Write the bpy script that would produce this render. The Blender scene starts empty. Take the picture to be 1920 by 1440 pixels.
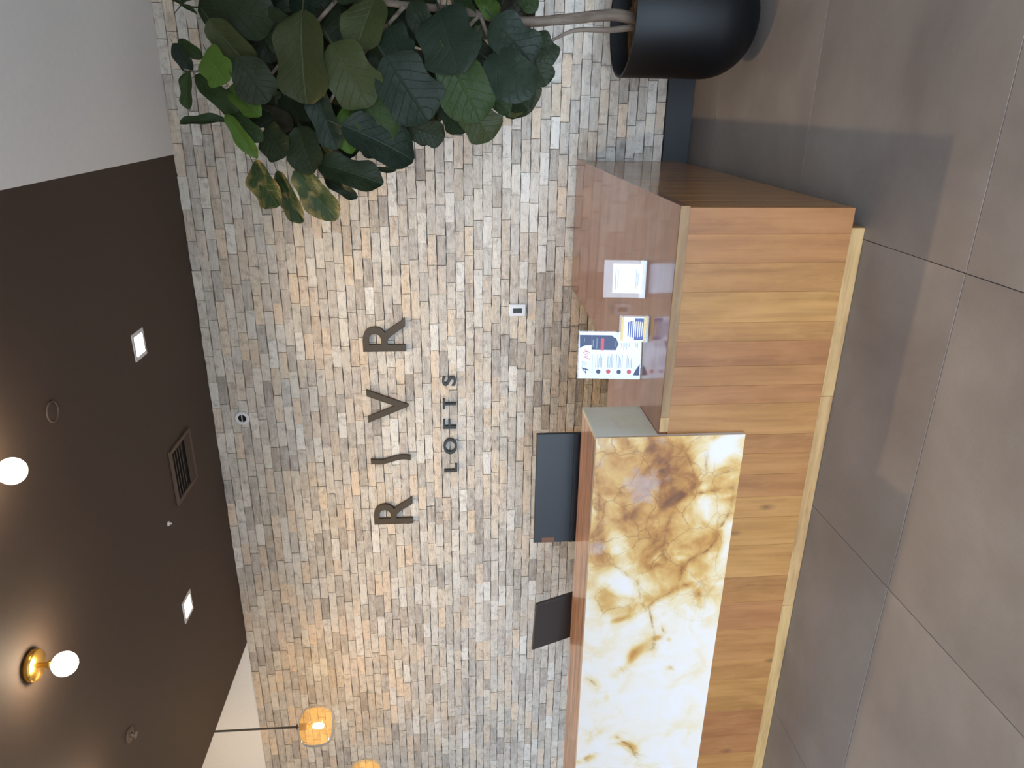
import bpy, bmesh, math, random
import numpy as np
from mathutils import Vector, Matrix

# ------------------------------------------------------------------ camera
FPX = 1353.4                      # focal length in pixels of a 1920x1440 frame
CAM_H = 1.72
YAW, PITCH, ROLL = (math.radians(a) for a in (21.5504, -5.0462, -1.1283))


def camera_axes():
    cy, sy, cp, sp = math.cos(YAW), math.sin(YAW), math.cos(PITCH), math.sin(PITCH)
    cr, sr = math.cos(ROLL), math.sin(ROLL)
    rz = Matrix(((cy, -sy, 0), (sy, cy, 0), (0, 0, 1)))
    r, u, f = Vector((1, 0, 0)), Vector((0, -sp, cp)), Vector((0, cp, sp))
    return rz @ (cr * r + sr * u), rz @ (-sr * r + cr * u), rz @ f


AX_R, AX_U, AX_F = camera_axes()
CAM = Vector((0, 0, CAM_H))
scene = bpy.context.scene
col = scene.collection
cam_data = bpy.data.cameras.new('camera')
cam_data.sensor_fit = 'HORIZONTAL'
cam_data.sensor_width = 36.0
cam_data.lens = FPX * 36.0 / 1920.0
cam_data.clip_start = 0.05
cam_obj = bpy.data.objects.new('camera', cam_data)
col.objects.link(cam_obj)
# the photograph was taken with the phone on its side: picture right is down in the room
m = Matrix((-AX_U, AX_R, -AX_F)).transposed().to_4x4()
m.translation = CAM
cam_obj.matrix_world = m
scene.camera = cam_obj

# ------------------------------------------------------------------ sky, exposure
world = bpy.data.worlds.new('sky')
scene.world = world
world.use_nodes = True
bg = world.node_tree.nodes['Background']
bg.inputs['Color'].default_value = (0.67, 0.82, 1.0, 1)
bg.inputs['Strength'].default_value = 17.0
scene.view_settings.view_transform = 'Standard'
scene.view_settings.look = 'None'
scene.view_settings.gamma = 1.0
scene.view_settings.use_curve_mapping = False
scene.view_settings.exposure = 0.0
scene.cycles.max_bounces = 10
scene.cycles.diffuse_bounces = 5
scene.cycles.sample_clamp_indirect = 6.0


def portal(name, loc, rot, sx, sy):
    """guides the sampling of the sky through a window opening; adds no light"""
    d = bpy.data.lights.new(name, 'AREA')
    d.shape = 'RECTANGLE'
    d.size, d.size_y = sx, sy
    d.cycles.is_portal = True
    o = bpy.data.objects.new(name, d)
    o.location, o.rotation_euler = loc, rot
    col.objects.link(o)


# room limits
X0, X1, Y0, YW = -8.2, 2.6, -3.2, 5.227
ZC, ZH = 3.515, 4.7
SOF_L, SOF_R = -4.438, -0.370
portal('window_light_front', (-1.7, Y0 - 0.12, 1.22), (math.radians(90), 0, 0), 8.4, 2.44)

random.seed(7)
rng = np.random.default_rng(11)


# ------------------------------------------------------------------ pixel helpers
def ray(px, py):
    return AX_R * (720 - py) + AX_U * (960 - px) + AX_F * FPX


def at_y(px, py, y):
    d = ray(px, py)
    return CAM + d * (y / d.y)


def at_z(px, py, z):
    d = ray(px, py)
    return CAM + d * ((z - CAM_H) / d.z)


def project(p):
    c = Vector(p) - CAM
    k = FPX / c.dot(AX_F)
    return 960 - c.dot(AX_U) * k, 720 - c.dot(AX_R) * k


# ------------------------------------------------------------------ materials
def srgb(r, g, b):
    def f(c):
        c /= 255.0
        return c / 12.92 if c <= 0.04045 else ((c + 0.055) / 1.055) ** 2.4
    return (f(r), f(g), f(b), 1.0)


class NT:
    def __init__(self, name):
        self.mat = bpy.data.materials.new(name)
        self.mat.use_nodes = True
        self.t = self.mat.node_tree
        self.b = self.t.nodes['Principled BSDF']
        self.out = self.t.nodes['Material Output']

    def n(self, kind, **kw):
        nd = self.t.nodes.new(kind)
        for k, v in kw.items():
            if k.startswith('i_'):
                nd.inputs[k[2:].replace('_', ' ')].default_value = v
            else:
                setattr(nd, k, v)
        return nd

    def l(self, a, b):
        self.t.links.new(a, b)

    def math(self, op, a, b=None, c=None, clamp=False):
        nd = self.n('ShaderNodeMath', operation=op, use_clamp=clamp)
        for i, v in enumerate((a, b, c)):
            if v is None:
                continue
            if isinstance(v, (int, float)):
                nd.inputs[i].default_value = v
            else:
                self.l(v, nd.inputs[i])
        return nd.outputs[0]

    def mix(self, f, a, b, mode='MIX'):
        nd = self.n('ShaderNodeMix', data_type='RGBA', blend_type=mode)
        for s, v in ((nd.inputs[0], f), (nd.inputs[6], a), (nd.inputs[7], b)):
            if isinstance(v, (int, float, tuple)):
                s.default_value = v
            else:
                self.l(v, s)
        return nd.outputs[2]

    def ramp(self, f, stops, interp='LINEAR'):
        nd = self.n('ShaderNodeValToRGB')
        nd.color_ramp.interpolation = interp
        e = nd.color_ramp.elements
        while len(e) < len(stops):
            e.new(0.5)
        for k, (p, c) in enumerate(stops):
            e[k].position, e[k].color = p, c
        self.l(f, nd.inputs[0])
        return nd.outputs[0]

    def noise(self, vec, scale, detail=4, rough=0.55, dist=0.0):
        nd = self.n('ShaderNodeTexNoise')
        nd.inputs['Scale'].default_value = scale
        nd.inputs['Detail'].default_value = detail
        nd.inputs['Roughness'].default_value = rough
        nd.inputs['Distortion'].default_value = dist
        if vec is not None:
            self.l(vec, nd.inputs['Vector'])
        return nd

    def mapping(self, vec, scale=(1, 1, 1), loc=None, rot=(0, 0, 0)):
        nd = self.n('ShaderNodeMapping')
        nd.inputs['Scale'].default_value = scale
        nd.inputs['Rotation'].default_value = rot
        if loc is not None:
            if isinstance(loc, tuple):
                nd.inputs['Location'].default_value = loc
            else:
                self.l(loc, nd.inputs['Location'])
        self.l(vec, nd.inputs['Vector'])
        return nd.outputs[0]

    def bump(self, h, strength=0.3, dist=0.01):
        nd = self.n('ShaderNodeBump')
        nd.inputs['Strength'].default_value = strength
        nd.inputs['Distance'].default_value = dist
        self.l(h, nd.inputs['Height'])
        self.l(nd.outputs[0], self.b.inputs['Normal'])

    def base(self, c):
        if isinstance(c, tuple):
            self.b.inputs['Base Color'].default_value = c
        else:
            self.l(c, self.b.inputs['Base Color'])

    def set(self, **kw):
        for k, v in kw.items():
            self.b.inputs[k.replace('_', ' ')].default_value = v
        return self


M = {}


def plain(name, c, rough=0.5, metal=0.0, noise_amt=0.06, scale=30, **kw):
    t = NT(name)
    tc = t.n('ShaderNodeTexCoord')
    nz = t.noise(tc.outputs['Object'], scale, 3)
    dark = tuple(x * (1 - noise_amt) for x in c[:3]) + (1,)
    light = tuple(min(1, x * (1 + noise_amt)) for x in c[:3]) + (1,)
    t.base(t.ramp(nz.outputs[0], [(0.3, dark), (0.7, light)]))
    t.set(Roughness=rough, Metallic=metal, **kw)
    M[name] = t.mat
    return t


def emitter(name, c, strength):
    t = NT(name)
    t.base((0.8, 0.8, 0.8, 1))
    t.b.inputs['Emission Color'].default_value = c
    t.b.inputs['Emission Strength'].default_value = strength
    M[name] = t.mat


def mat_brick(name, islands):
    t = NT(name)
    if islands:
        g = t.n('ShaderNodeNewGeometry')
        rnd = g.outputs['Random Per Island']
    else:
        g = t.n('ShaderNodeObjectInfo')
        rnd = g.outputs['Random']
    geo = t.n('ShaderNodeNewGeometry')
    tone = t.ramp(rnd, [
        (0.00, srgb(175, 167, 159)), (0.09, srgb(220, 212, 199)), (0.18, srgb(196, 187, 177)), (0.27, srgb(235, 228, 215)),
        (0.36, srgb(206, 193, 177)), (0.45, srgb(243, 239, 231)), (0.54, srgb(181, 172, 161)), (0.63, srgb(231, 212, 187)),
        (0.72, srgb(214, 207, 197)), (0.80, srgb(166, 156, 146)), (0.88, srgb(237, 214, 187)), (1.00, srgb(200, 191, 182))])
    streak = t.noise(t.mapping(geo.outputs['Position'], (7, 7, 38)), 1.6, 5, 0.62)
    c1 = t.mix(t.ramp(streak.outputs[0], [(0.40, (0, 0, 0, 1)), (0.70, (0.45, 0.45, 0.45, 1))]), tone, srgb(246, 244, 238))
    blot = t.noise(geo.outputs['Position'], 19, 5, 0.7)
    c2 = t.mix(t.ramp(blot.outputs[0], [(0.5, (0, 0, 0, 1)), (0.76, (0.7, 0.7, 0.7, 1))]), c1, srgb(139, 130, 122))
    t.base(c2)
    t.set(Roughness=0.85)
    fine = t.noise(t.mapping(geo.outputs['Position'], (30, 30, 90)), 1.5, 4, 0.6)
    t.bump(t.math('ADD', fine.outputs[0], t.math('ADD', blot.outputs[0], streak.outputs[0])), 0.8, 0.010)
    M[name] = t.mat


mat_brick('brick_single', False)
mat_brick('brick_rest', True)


def mat_wood(name, light, mid, dark, axis='z', rough=0.35, coat=0.0, streak=0.0, vary=0.25, knots=True, grain=1.0):
    t = NT(name)
    tc = t.n('ShaderNodeTexCoord')
    oi = t.n('ShaderNodeObjectInfo')
    off = t.n('ShaderNodeCombineXYZ')
    for i, k in enumerate((37.0, 53.0, 71.0)):
        t.l(t.math('MULTIPLY', oi.outputs['Random'], k), off.inputs[i])
    s = {'x': (0.9, 9, 9), 'y': (9, 0.9, 9), 'z': (9, 9, 0.9)}[axis]
    s = tuple(v * grain for v in s)
    vec = t.mapping(tc.outputs['Object'], s, off.outputs[0])
    n1 = t.noise(vec, 1.3, 6, 0.6, 0.6)
    base = t.ramp(n1.outputs[0], [(0.28, dark), (0.5, mid), (0.72, light)])
    vec2 = t.mapping(tc.outputs['Object'], tuple(v * (1.0 if v < 2 else 4.0) for v in s), off.outputs[0])
    n2 = t.noise(vec2, 1.6, 4, 0.6)
    base = t.mix(t.ramp(n2.outputs[0], [(0.45, (0, 0, 0, 1)), (0.75, (0.5, 0.5, 0.5, 1))]), base, dark)
    if knots:
        kv = t.mapping(tc.outputs['Object'], {'x': (3, 7, 7), 'y': (7, 3, 7), 'z': (7, 7, 3)}[axis], off.outputs[0])
        vo = t.n('ShaderNodeTexVoronoi')
        vo.inputs['Scale'].default_value = 0.8
        t.l(kv, vo.inputs['Vector'])
        k = t.ramp(vo.outputs['Distance'], [(0.02, (0.75, 0.75, 0.75, 1)), (0.12, (0, 0, 0, 1))])
        base = t.mix(k, base, tuple(c * 0.35 for c in dark[:3]) + (1,))
    mot = t.noise(t.mapping(tc.outputs['Object'], tuple(2.5 if v < 2 * grain else 7.0 for v in s), off.outputs[0]), 2.4, 4, 0.6)
    base = t.mix(t.ramp(mot.outputs[0], [(0.5, (0, 0, 0, 1)), (0.72, (0.55, 0.55, 0.55, 1))]), base, light)
    if streak:
        sv = t.mapping(tc.outputs['Object'], tuple(v * (0.8 if v < 2 else 3.2) for v in s), off.outputs[0])
        n3 = t.noise(sv, 1.5, 5, 0.65, 1.2)
        base = t.mix(t.ramp(n3.outputs[0], [(0.47, (0, 0, 0, 1)), (0.60, (streak,) * 3 + (1,))]), base, srgb(70, 42, 26))
    hs = t.n('ShaderNodeHueSaturation')
    t.l(t.math('ADD', t.math('MULTIPLY', oi.outputs['Random'], vary * 1.3), 1.0 - vary * 0.65), hs.inputs['Value'])
    t.l(t.math('ADD', t.math('MULTIPLY', oi.outputs['Random'], 0.016), 0.492), hs.inputs['Hue'])
    t.l(base, hs.inputs['Color'])
    t.base(hs.outputs[0])
    t.set(Roughness=rough, Coat_Weight=coat, Coat_Roughness=0.06)
    t.bump(n2.outputs[0], 0.08, 0.002)
    M[name] = t.mat


mat_wood('honey_wood', srgb(159, 110, 63), srgb(145, 97, 51), srgb(120, 76, 36), 'z', 0.42, 0.15, vary=0.2)
mat_wood('side_wood', srgb(170, 122, 66), srgb(151, 101, 49), srgb(119, 74, 31), 'z', 0.3, 0.5, vary=0.12)
mat_wood('top_wood', srgb(145, 95, 62), srgb(130, 82, 51), srgb(106, 62, 37), 'x', 0.28, 0.6, vary=0.05, knots=False)
mat_wood('edge_wood', srgb(147, 116, 77), srgb(130, 99, 63), srgb(109, 80, 49), 'x', 0.45, vary=0.1, knots=False)
mat_wood('toe_wood', srgb(175, 139, 94), srgb(160, 123, 79), srgb(131, 96, 58), 'x', 0.5, vary=0.12, grain=2.0)
mat_wood('cap_wood', srgb(214, 169, 125), srgb(200, 151, 108), srgb(171, 120, 82), 'x', 0.3, 0.4, streak=0.8, vary=0.05, knots=False)
mat_wood('bark', srgb(150, 138, 124), srgb(118, 104, 90), srgb(78, 62, 50), 'z', 0.85, vary=0.1, knots=False)


def mat_floor():
    t = NT('porcelain_tile')
    geo = t.n('ShaderNodeNewGeometry')
    oi = t.n('ShaderNodeObjectInfo')
    off = t.n('ShaderNodeCombineXYZ')
    t.l(t.math('MULTIPLY', oi.outputs['Random'], 40.0), off.inputs[0])
    t.l(t.math('MULTIPLY', oi.outputs['Random'], 91.0), off.inputs[1])
    v = t.mapping(geo.outputs['Position'], (1, 1, 1), off.outputs[0])
    big = t.noise(v, 1.6, 6, 0.62, 0.3)
    c = t.ramp(big.outputs[0], [(0.3, srgb(121, 110, 104)), (0.5, srgb(134, 123, 116)), (0.72, srgb(149, 138, 130))])
    spk = t.noise(v, 90, 3)
    c = t.mix(t.ramp(spk.outputs[0], [(0.5, (0, 0, 0, 1)), (0.8, (0.16, 0.16, 0.16, 1))]), c, srgb(96, 87, 81))
    t.base(c)
    t.l(t.ramp(big.outputs[0], [(0.3, (0.42,) * 3 + (1,)), (0.7, (0.52,) * 3 + (1,))]), t.b.inputs['Roughness'])
    t.set(Specular_IOR_Level=0.45)
    t.bump(spk.outputs[0], 0.06, 0.002)
    M['porcelain_tile'] = t.mat


mat_floor()


def mat_onyx(name, use_attr):
    t = NT(name)
    geo = t.n('ShaderNodeNewGeometry')
    warp = t.noise(geo.outputs['Position'], 5.0, 6, 0.6)
    fbm = t.noise(geo.outputs['Position'], 6.5, 6, 0.52, 1.1)
    fine = t.noise(geo.outputs['Position'], 24, 5, 0.6, 0.3)
    nz = t.math('SUBTRACT', fbm.outputs[0], 0.5)
    nf = t.math('SUBTRACT', fine.outputs[0], 0.5)
    if use_attr:
        a = t.n('ShaderNodeAttribute', attribute_name='gold')
        gold = a.outputs['Fac']
        av = t.n('ShaderNodeAttribute', attribute_name='vein')
        vein = av.outputs['Fac']
    else:
        gold = t.math('MULTIPLY', t.math('SUBTRACT', warp.outputs[0], 0.35), 0.8)
        vein = t.math('MULTIPLY', warp.outputs[0], 0.0)
    amp = t.math('ADD', t.math('MULTIPLY', gold, 1.7, clamp=True), 0.30)
    g = t.math('ADD', gold, t.math('MULTIPLY', t.math('ADD', nz, t.math('MULTIPLY', nf, 0.3)), amp))
    if use_attr:
        stops = [(0.0, srgb(204, 196, 193)), (0.11, srgb(205, 193, 179)), (0.24, srgb(202, 180, 140)), (0.40, srgb(189, 151, 91)),
                 (0.60, srgb(169, 121, 64)), (0.85, srgb(132, 84, 45)), (1.0, srgb(101, 64, 42))]
    else:
        stops = [(0.0, srgb(205, 202, 182)), (0.4, srgb(197, 186, 156)), (0.8, srgb(182, 154, 104)), (1.0, srgb(141, 108, 69))]
    c = t.ramp(g, stops)
    # broken crack-like veins of the stone where the gold lies
    vo = t.n('ShaderNodeTexVoronoi', feature='DISTANCE_TO_EDGE')
    vo.inputs['Scale'].default_value = 5.5
    wv = t.n('ShaderNodeVectorMath', operation='ADD')
    sc = t.n('ShaderNodeVectorMath', operation='SCALE')
    sc.inputs['Scale'].default_value = 0.13
    t.l(warp.outputs['Color'], sc.inputs[0])
    t.l(geo.outputs['Position'], wv.inputs[0])
    t.l(sc.outputs[0], wv.inputs[1])
    t.l(wv.outputs[0], vo.inputs['Vector'])
    crack = t.ramp(vo.outputs['Distance'], [(0.0, (1, 1, 1, 1)), (0.022, (0, 0, 0, 1))])
    cm = t.math('MULTIPLY', crack, t.math('MULTIPLY', t.math('SUBTRACT', gold, 0.10), 2.0, clamp=True))
    vm = t.math('MULTIPLY', vein, t.math('ADD', t.math('MULTIPLY', nf, 4.0), 0.62), clamp=True)
    tot = t.math('MAXIMUM', t.math('MULTIPLY', cm, 0.7), vm)
    c = t.mix(tot, c, srgb(122, 80, 46))
    # lilac-grey patches
    gp = t.noise(geo.outputs['Position'], 4.2, 5, 0.6)
    pm = t.math('MULTIPLY', t.ramp(gp.outputs[0], [(0.60, (0, 0, 0, 1)), (0.70, (0.8, 0.8, 0.8, 1))]), gold, clamp=True)
    c = t.mix(pm, c, srgb(168, 156, 160))
    t.base(c)
    t.set(Roughness=0.28, Specular_IOR_Level=0.5)
    t.b.inputs['Subsurface Weight'].default_value = 0.0
    M[name] = t.mat


mat_onyx('onyx', True)
mat_onyx('onyx_side', False)


def mat_leaf(name, c, c2, vein, blotch=None):
    t = NT(name)
    uv = t.n('ShaderNodeUVMap')
    sep = t.n('ShaderNodeSeparateXYZ')
    t.l(uv.outputs[0], sep.inputs[0])
    u, s = sep.outputs[0], sep.outputs[1]
    a = t.math('ABSOLUTE', t.math('SUBTRACT', s, 0.5))
    # side veins sweep forward from the midrib
    ph = t.math('FRACT', t.math('SUBTRACT', t.math('MULTIPLY', u, 7.0), t.math('MULTIPLY', a, 4.2)))
    side = t.ramp(t.math('ABSOLUTE', t.math('SUBTRACT', ph, 0.5)), [(0.0, (1, 1, 1, 1)), (0.07, (0, 0, 0, 1))])
    rib = t.ramp(a, [(0.0, (1, 1, 1, 1)), (0.03, (0, 0, 0, 1))])
    tc = t.n('ShaderNodeTexCoord')
    oi = t.n('ShaderNodeObjectInfo')
    nz = t.noise(tc.outputs['Object'], 5, 4)
    base = t.mix(nz.outputs[0], c, c2)
    if blotch:
        bn = t.noise(tc.outputs['Object'], 3.2, 4, 0.5, 0.6)
        edge = t.math('ADD', bn.outputs[0], t.math('MULTIPLY', a, 0.25))
        base = t.mix(t.ramp(edge, [(0.56, (0, 0, 0, 1)), (0.74, (0.85, 0.85, 0.85, 1))]), base, blotch)
    vm = t.math('MULTIPLY', t.math('MAXIMUM', side, rib), 0.24)
    base = t.mix(vm, base, vein)
    hs = t.n('ShaderNodeHueSaturation')
    t.l(t.math('ADD', t.math('MULTIPLY', oi.outputs['Random'], 0.4), 0.8), hs.inputs['Value'])
    t.l(base, hs.inputs['Color'])
    t.base(hs.outputs[0])
    t.set(Roughness=0.5, Specular_IOR_Level=0.22)
    t.bump(t.math('ADD', t.math('MULTIPLY', t.math('MAXIMUM', side, rib), -0.6), nz.outputs[0]), 0.4, 0.02)
    M[name] = t.mat


mat_leaf('leaf_dark', srgb(33, 42, 25), srgb(42, 52, 30), srgb(75, 83, 54))
mat_leaf('leaf_blue', srgb(30, 42, 31), srgb(40, 52, 39), srgb(69, 78, 62))
mat_leaf('leaf_mid', srgb(42, 57, 27), srgb(50, 67, 32), srgb(86, 98, 56))
mat_leaf('leaf_olive', srgb(50, 56, 29), srgb(59, 65, 34), srgb(94, 97, 61))
mat_leaf('leaf_light', srgb(62, 87, 27), srgb(74, 100, 35), srgb(106, 122, 64))
mat_leaf('leaf_brown', srgb(47, 40, 26), srgb(55, 50, 33), srgb(79, 73, 53))
mat_leaf('leaf_yellowed', srgb(43, 59, 32), srgb(52, 67, 36), srgb(129, 120, 76), srgb(131, 112, 64))

plain('backing', srgb(104, 97, 90), 0.9)
plain('white_paint', srgb(240, 240, 238), 0.7, noise_amt=0.015)
plain('dark_paint', srgb(72, 58, 49), 0.75, noise_amt=0.03)
plain('black_base', srgb(24, 27, 32), 0.5)
plain('grout', srgb(96, 88, 82), 0.9)
plain('pot_black', srgb(8, 9, 11), 0.5, noise_amt=0.1, Specular_IOR_Level=0.3)
plain('pot_inside', srgb(20, 23, 27), 0.6)
plain('soil', srgb(92, 68, 48), 0.95, noise_amt=0.5, scale=70)
plain('bronze', srgb(70, 60, 46), 0.55, noise_amt=0.05)
plain('sign_black', srgb(48, 50, 50), 0.5, noise_amt=0.05)
plain('white_plastic', srgb(226, 228, 232), 0.4, noise_amt=0.01)
plain('dark_screen', srgb(58, 64, 60), 0.25)
plain('monitor_back', srgb(28, 32, 37), 0.45, noise_amt=0.02)
plain('monitor_lower', srgb(34, 37, 42), 0.45, noise_amt=0.02)
plain('monitor_taupe', srgb(56, 52, 50), 0.5, noise_amt=0.02)
plain('tag_brown', srgb(110, 72, 50), 0.6)
plain('brass', srgb(214, 170, 84), 0.28, 1.0, noise_amt=0.04)
plain('paper', srgb(232, 238, 246), 0.6, noise_amt=0.01)
plain('ink_navy', srgb(44, 58, 92), 0.5, noise_amt=0.02)
plain('ink_blue', srgb(62, 78, 140), 0.5, noise_amt=0.02)
plain('ink_red', srgb(196, 70, 84), 0.5, noise_amt=0.02)
plain('ink_grey', srgb(128, 142, 158), 0.5, noise_amt=0.02)
plain('ink_gold', srgb(206, 176, 98), 0.4, noise_amt=0.02)
plain('ink_cream', srgb(222, 214, 188), 0.5, noise_amt=0.02)
plain('vent_metal', srgb(92, 76, 64), 0.6, noise_amt=0.02)
plain('vent_dark', srgb(14, 11, 9), 0.9)
plain('frame_black', srgb(30, 30, 32), 0.4)
plain('cord_grey', srgb(116, 106, 94), 0.7)
plain('asphalt', srgb(110, 108, 105), 0.9, noise_amt=0.15, scale=8)
emitter('lamp_glow', (1.0, 0.80, 0.52, 1), 60.0)
emitter('globe_glow', (1.0, 0.82, 0.58, 1), 75.0)
emitter('bulb_glow', (1.0, 0.74, 0.46, 1), 260.0)


def mat_clear(name, tint, amount):
    t = NT(name)
    tr = t.n('ShaderNodeBsdfTransparent')
    tr.inputs[0].default_value = tint
    gl = t.n('ShaderNodeBsdfGlossy')
    gl.inputs['Roughness'].default_value = 0.05
    fr = t.n('ShaderNodeFresnel')
    fr.inputs[0].default_value = 1.45
    mx = t.n('ShaderNodeMixShader')
    t.l(t.math('ADD', t.math('MULTIPLY', fr.outputs[0], 0.5), amount, clamp=True), mx.inputs[0])
    t.l(tr.outputs[0], mx.inputs[1])
    t.l(gl.outputs[0], mx.inputs[2])
    t.l(mx.outputs[0], t.out.inputs[0])
    M[name] = t.mat


mat_clear('acrylic', (0.94, 0.94, 0.95, 1), 0.005)


def mat_amber():
    t = NT('amber_glass')
    tc = t.n('ShaderNodeTexCoord')
    tr = t.n('ShaderNodeBsdfTransparent')
    tr.inputs[0].default_value = (1.0, 0.87, 0.62, 1)
    tl = t.n('ShaderNodeBsdfTranslucent')
    tl.inputs[0].default_value = (1.0, 0.66, 0.28, 1)
    gl = t.n('ShaderNodeBsdfGlossy')
    gl.inputs['Roughness'].default_value = 0.08
    fr = t.n('ShaderNodeFresnel')
    fr.inputs[0].default_value = 1.12
    m1, m2 = t.n('ShaderNodeMixShader'), t.n('ShaderNodeMixShader')
    m1.inputs[0].default_value = 0.05
    t.l(tr.outputs[0], m1.inputs[1])
    t.l(tl.outputs[0], m1.inputs[2])
    t.l(fr.outputs[0], m2.inputs[0])
    t.l(m1.outputs[0], m2.inputs[1])
    t.l(gl.outputs[0], m2.inputs[2])
    t.l(m2.outputs[0], t.out.inputs[0])
    M['amber_glass'] = t.mat


mat_amber()


# ------------------------------------------------------------------ mesh helpers
def mesh_from(name, verts, faces, smooth=False):
    me = bpy.data.meshes.new(name)
    me.from_pydata([tuple(v) for v in verts], [], faces)
    me.update()
    if smooth:
        me.polygons.foreach_set('use_smooth', [True] * len(me.polygons))
    return me


def obj(name, me, mat=None, parent=None, loc=None):
    if isinstance(me, bmesh.types.BMesh):
        b = me
        bmesh.ops.recalc_face_normals(b, faces=b.faces)
        me = bpy.data.meshes.new(name)
        b.to_mesh(me)
        b.free()
    if mat and not me.materials:
        me.materials.append(M[mat])
    o = bpy.data.objects.new(name, me)
    col.objects.link(o)
    if parent:
        o.parent = parent
    if loc is not None:
        o.location = loc
    return o


def tag(o, label, cat, group=None):
    o['label'], o['category'] = label, cat
    if group:
        o['group'] = group
    return o


def thing(name, label, cat, loc=(0, 0, 0), rotz=0.0, group=None):
    o = bpy.data.objects.new(name, None)
    o.empty_display_size = 0.05
    col.objects.link(o)
    o.location = loc
    o.rotation_euler = (0, 0, rotz)
    return tag(o, label, cat, group)


def struct(o):
    o['kind'] = 'structure'
    return o


def b_box(b, x0, x1, y0, y1, z0, z1, bevel=0.0):
    r = bmesh.ops.create_cube(b, size=1.0)
    vs = r['verts']
    for v in vs:
        v.co = Vector((x0 + (v.co.x + .5) * (x1 - x0), y0 + (v.co.y + .5) * (y1 - y0), z0 + (v.co.z + .5) * (z1 - z0)))
    if bevel:
        es = {e for v in vs for e in v.link_edges}
        bmesh.ops.bevel(b, geom=list(es), offset=bevel, segments=1, affect='EDGES')
    return b


def box(name, x0, x1, y0, y1, z0, z1, mat, parent=None, bevel=0.0):
    """a box whose own origin is at its centre, so that its grain and random tone are its own"""
    cx, cy, cz = (x0 + x1) / 2, (y0 + y1) / 2, (z0 + z1) / 2
    b = bmesh.new()
    b_box(b, x0 - cx, x1 - cx, y0 - cy, y1 - cy, z0 - cz, z1 - cz, bevel)
    return obj(name, b, mat, parent, (cx, cy, cz))


def lathe(profile, n=48, close=False):
    """profile: list of (r, z); returns verts, faces"""
    vs, fs = [], []
    for r, z in profile:
        for k in range(n):
            a = 2 * math.pi * k / n
            vs.append((r * math.cos(a), r * math.sin(a), z))
    for i in range(len(profile) - 1):
        for k in range(n):
            k2 = (k + 1) % n
            fs.append((i * n + k, i * n + k2, (i + 1) * n + k2, (i + 1) * n + k))
    return vs, fs


def lathe_obj(name, profile, mat, parent=None, loc=None, n=48, smooth=True, rot=None):
    vs, fs = lathe(profile, n)
    o = obj(name, mesh_from(name, vs, fs, smooth), mat, parent, loc)
    if rot:
        o.rotation_euler = rot
    return o


def tube_mesh(name, pts, radii, n=10):
    vs, fs = [], []
    pts = [Vector(p) for p in pts]
    ref = Vector((0.31, 0.95, 0.1))
    for i, p in enumerate(pts):
        d = (pts[min(i + 1, len(pts) - 1)] - pts[max(i - 1, 0)]).normalized()
        a = d.cross(ref).normalized()
        c = d.cross(a)
        for k in range(n):
            t = 2 * math.pi * k / n
            vs.append(p + (a * math.cos(t) + c * math.sin(t)) * radii[i])
    for i in range(len(pts) - 1):
        for k in range(n):
            k2 = (k + 1) % n
            fs.append((i * n + k, i * n + k2, (i + 1) * n + k2, (i + 1) * n + k))
    fs.append(tuple(range(n)))
    fs.append(tuple((len(pts) - 1) * n + k for k in range(n)))
    return mesh_from(name, vs, fs, True)


def smooth_path(pts, k=6):
    pts = [Vector(p) for p in pts]
    out = []
    for i in range(len(pts) - 1):
        p0, p1, p2, p3 = pts[max(i - 1, 0)], pts[i], pts[i + 1], pts[min(i + 2, len(pts) - 1)]
        for j in range(k):
            t = j / k
            out.append(0.5 * ((2 * p1) + (p2 - p0) * t + (2 * p0 - 5 * p1 + 4 * p2 - p3) * t * t + (3 * p1 - p0 - 3 * p2 + p3) * t ** 3))
    out.append(pts[-1])
    return out


def prism(name, poly, z0, z1, mat, parent=None, bevel=0.0):
    b = bmesh.new()
    lo = [b.verts.new((x, y, z0)) for x, y in poly]
    hi = [b.verts.new((x, y, z1)) for x, y in poly]
    n = len(poly)
    b.faces.new(lo[::-1])
    b.faces.new(hi)
    for i in range(n):
        b.faces.new((lo[i], lo[(i + 1) % n], hi[(i + 1) % n], hi[i]))
    if bevel:
        bmesh.ops.bevel(b, geom=b.edges[:], offset=bevel, segments=1, affect='EDGES')
    return obj(name, b, mat, parent)


def text_mesh(txt, depth=0.0, offset=0.0, shear=0.0):
    c = bpy.data.curves.new('lettering', 'FONT')
    c.body = txt
    c.size = 1.0
    c.extrude = depth
    c.offset = offset
    c.shear = shear
    c.resolution_u = 6
    o = bpy.data.objects.new('lettering', c)
    col.objects.link(o)
    dg = bpy.context.evaluated_depsgraph_get()
    me = bpy.data.meshes.new_from_object(o.evaluated_get(dg))
    bpy.data.objects.remove(o)
    bpy.data.curves.remove(c)
    return me


def fit_text(me, x0, x1, z0, z1, y_front, y_back):
    """lay a text mesh in the wall plane inside a box"""
    co = np.empty(len(me.vertices) * 3)
    me.vertices.foreach_get('co', co)
    co = co.reshape(-1, 3)
    lo, hi = co.min(0), co.max(0)
    out = np.empty_like(co)
    out[:, 0] = x0 + (co[:, 0] - lo[0]) / (hi[0] - lo[0]) * (x1 - x0)
    out[:, 2] = z0 + (co[:, 1] - lo[1]) / (hi[1] - lo[1]) * (z1 - z0)
    d = max(hi[2] - lo[2], 1e-6)
    out[:, 1] = y_back + (co[:, 2] - lo[2]) / d * (y_front - y_back)
    c = np.array([(x0 + x1) / 2, (y_front + y_back) / 2, (z0 + z1) / 2])
    me.vertices.foreach_set('co', (out - c).ravel())
    me.update()
    return tuple(c)


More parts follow.
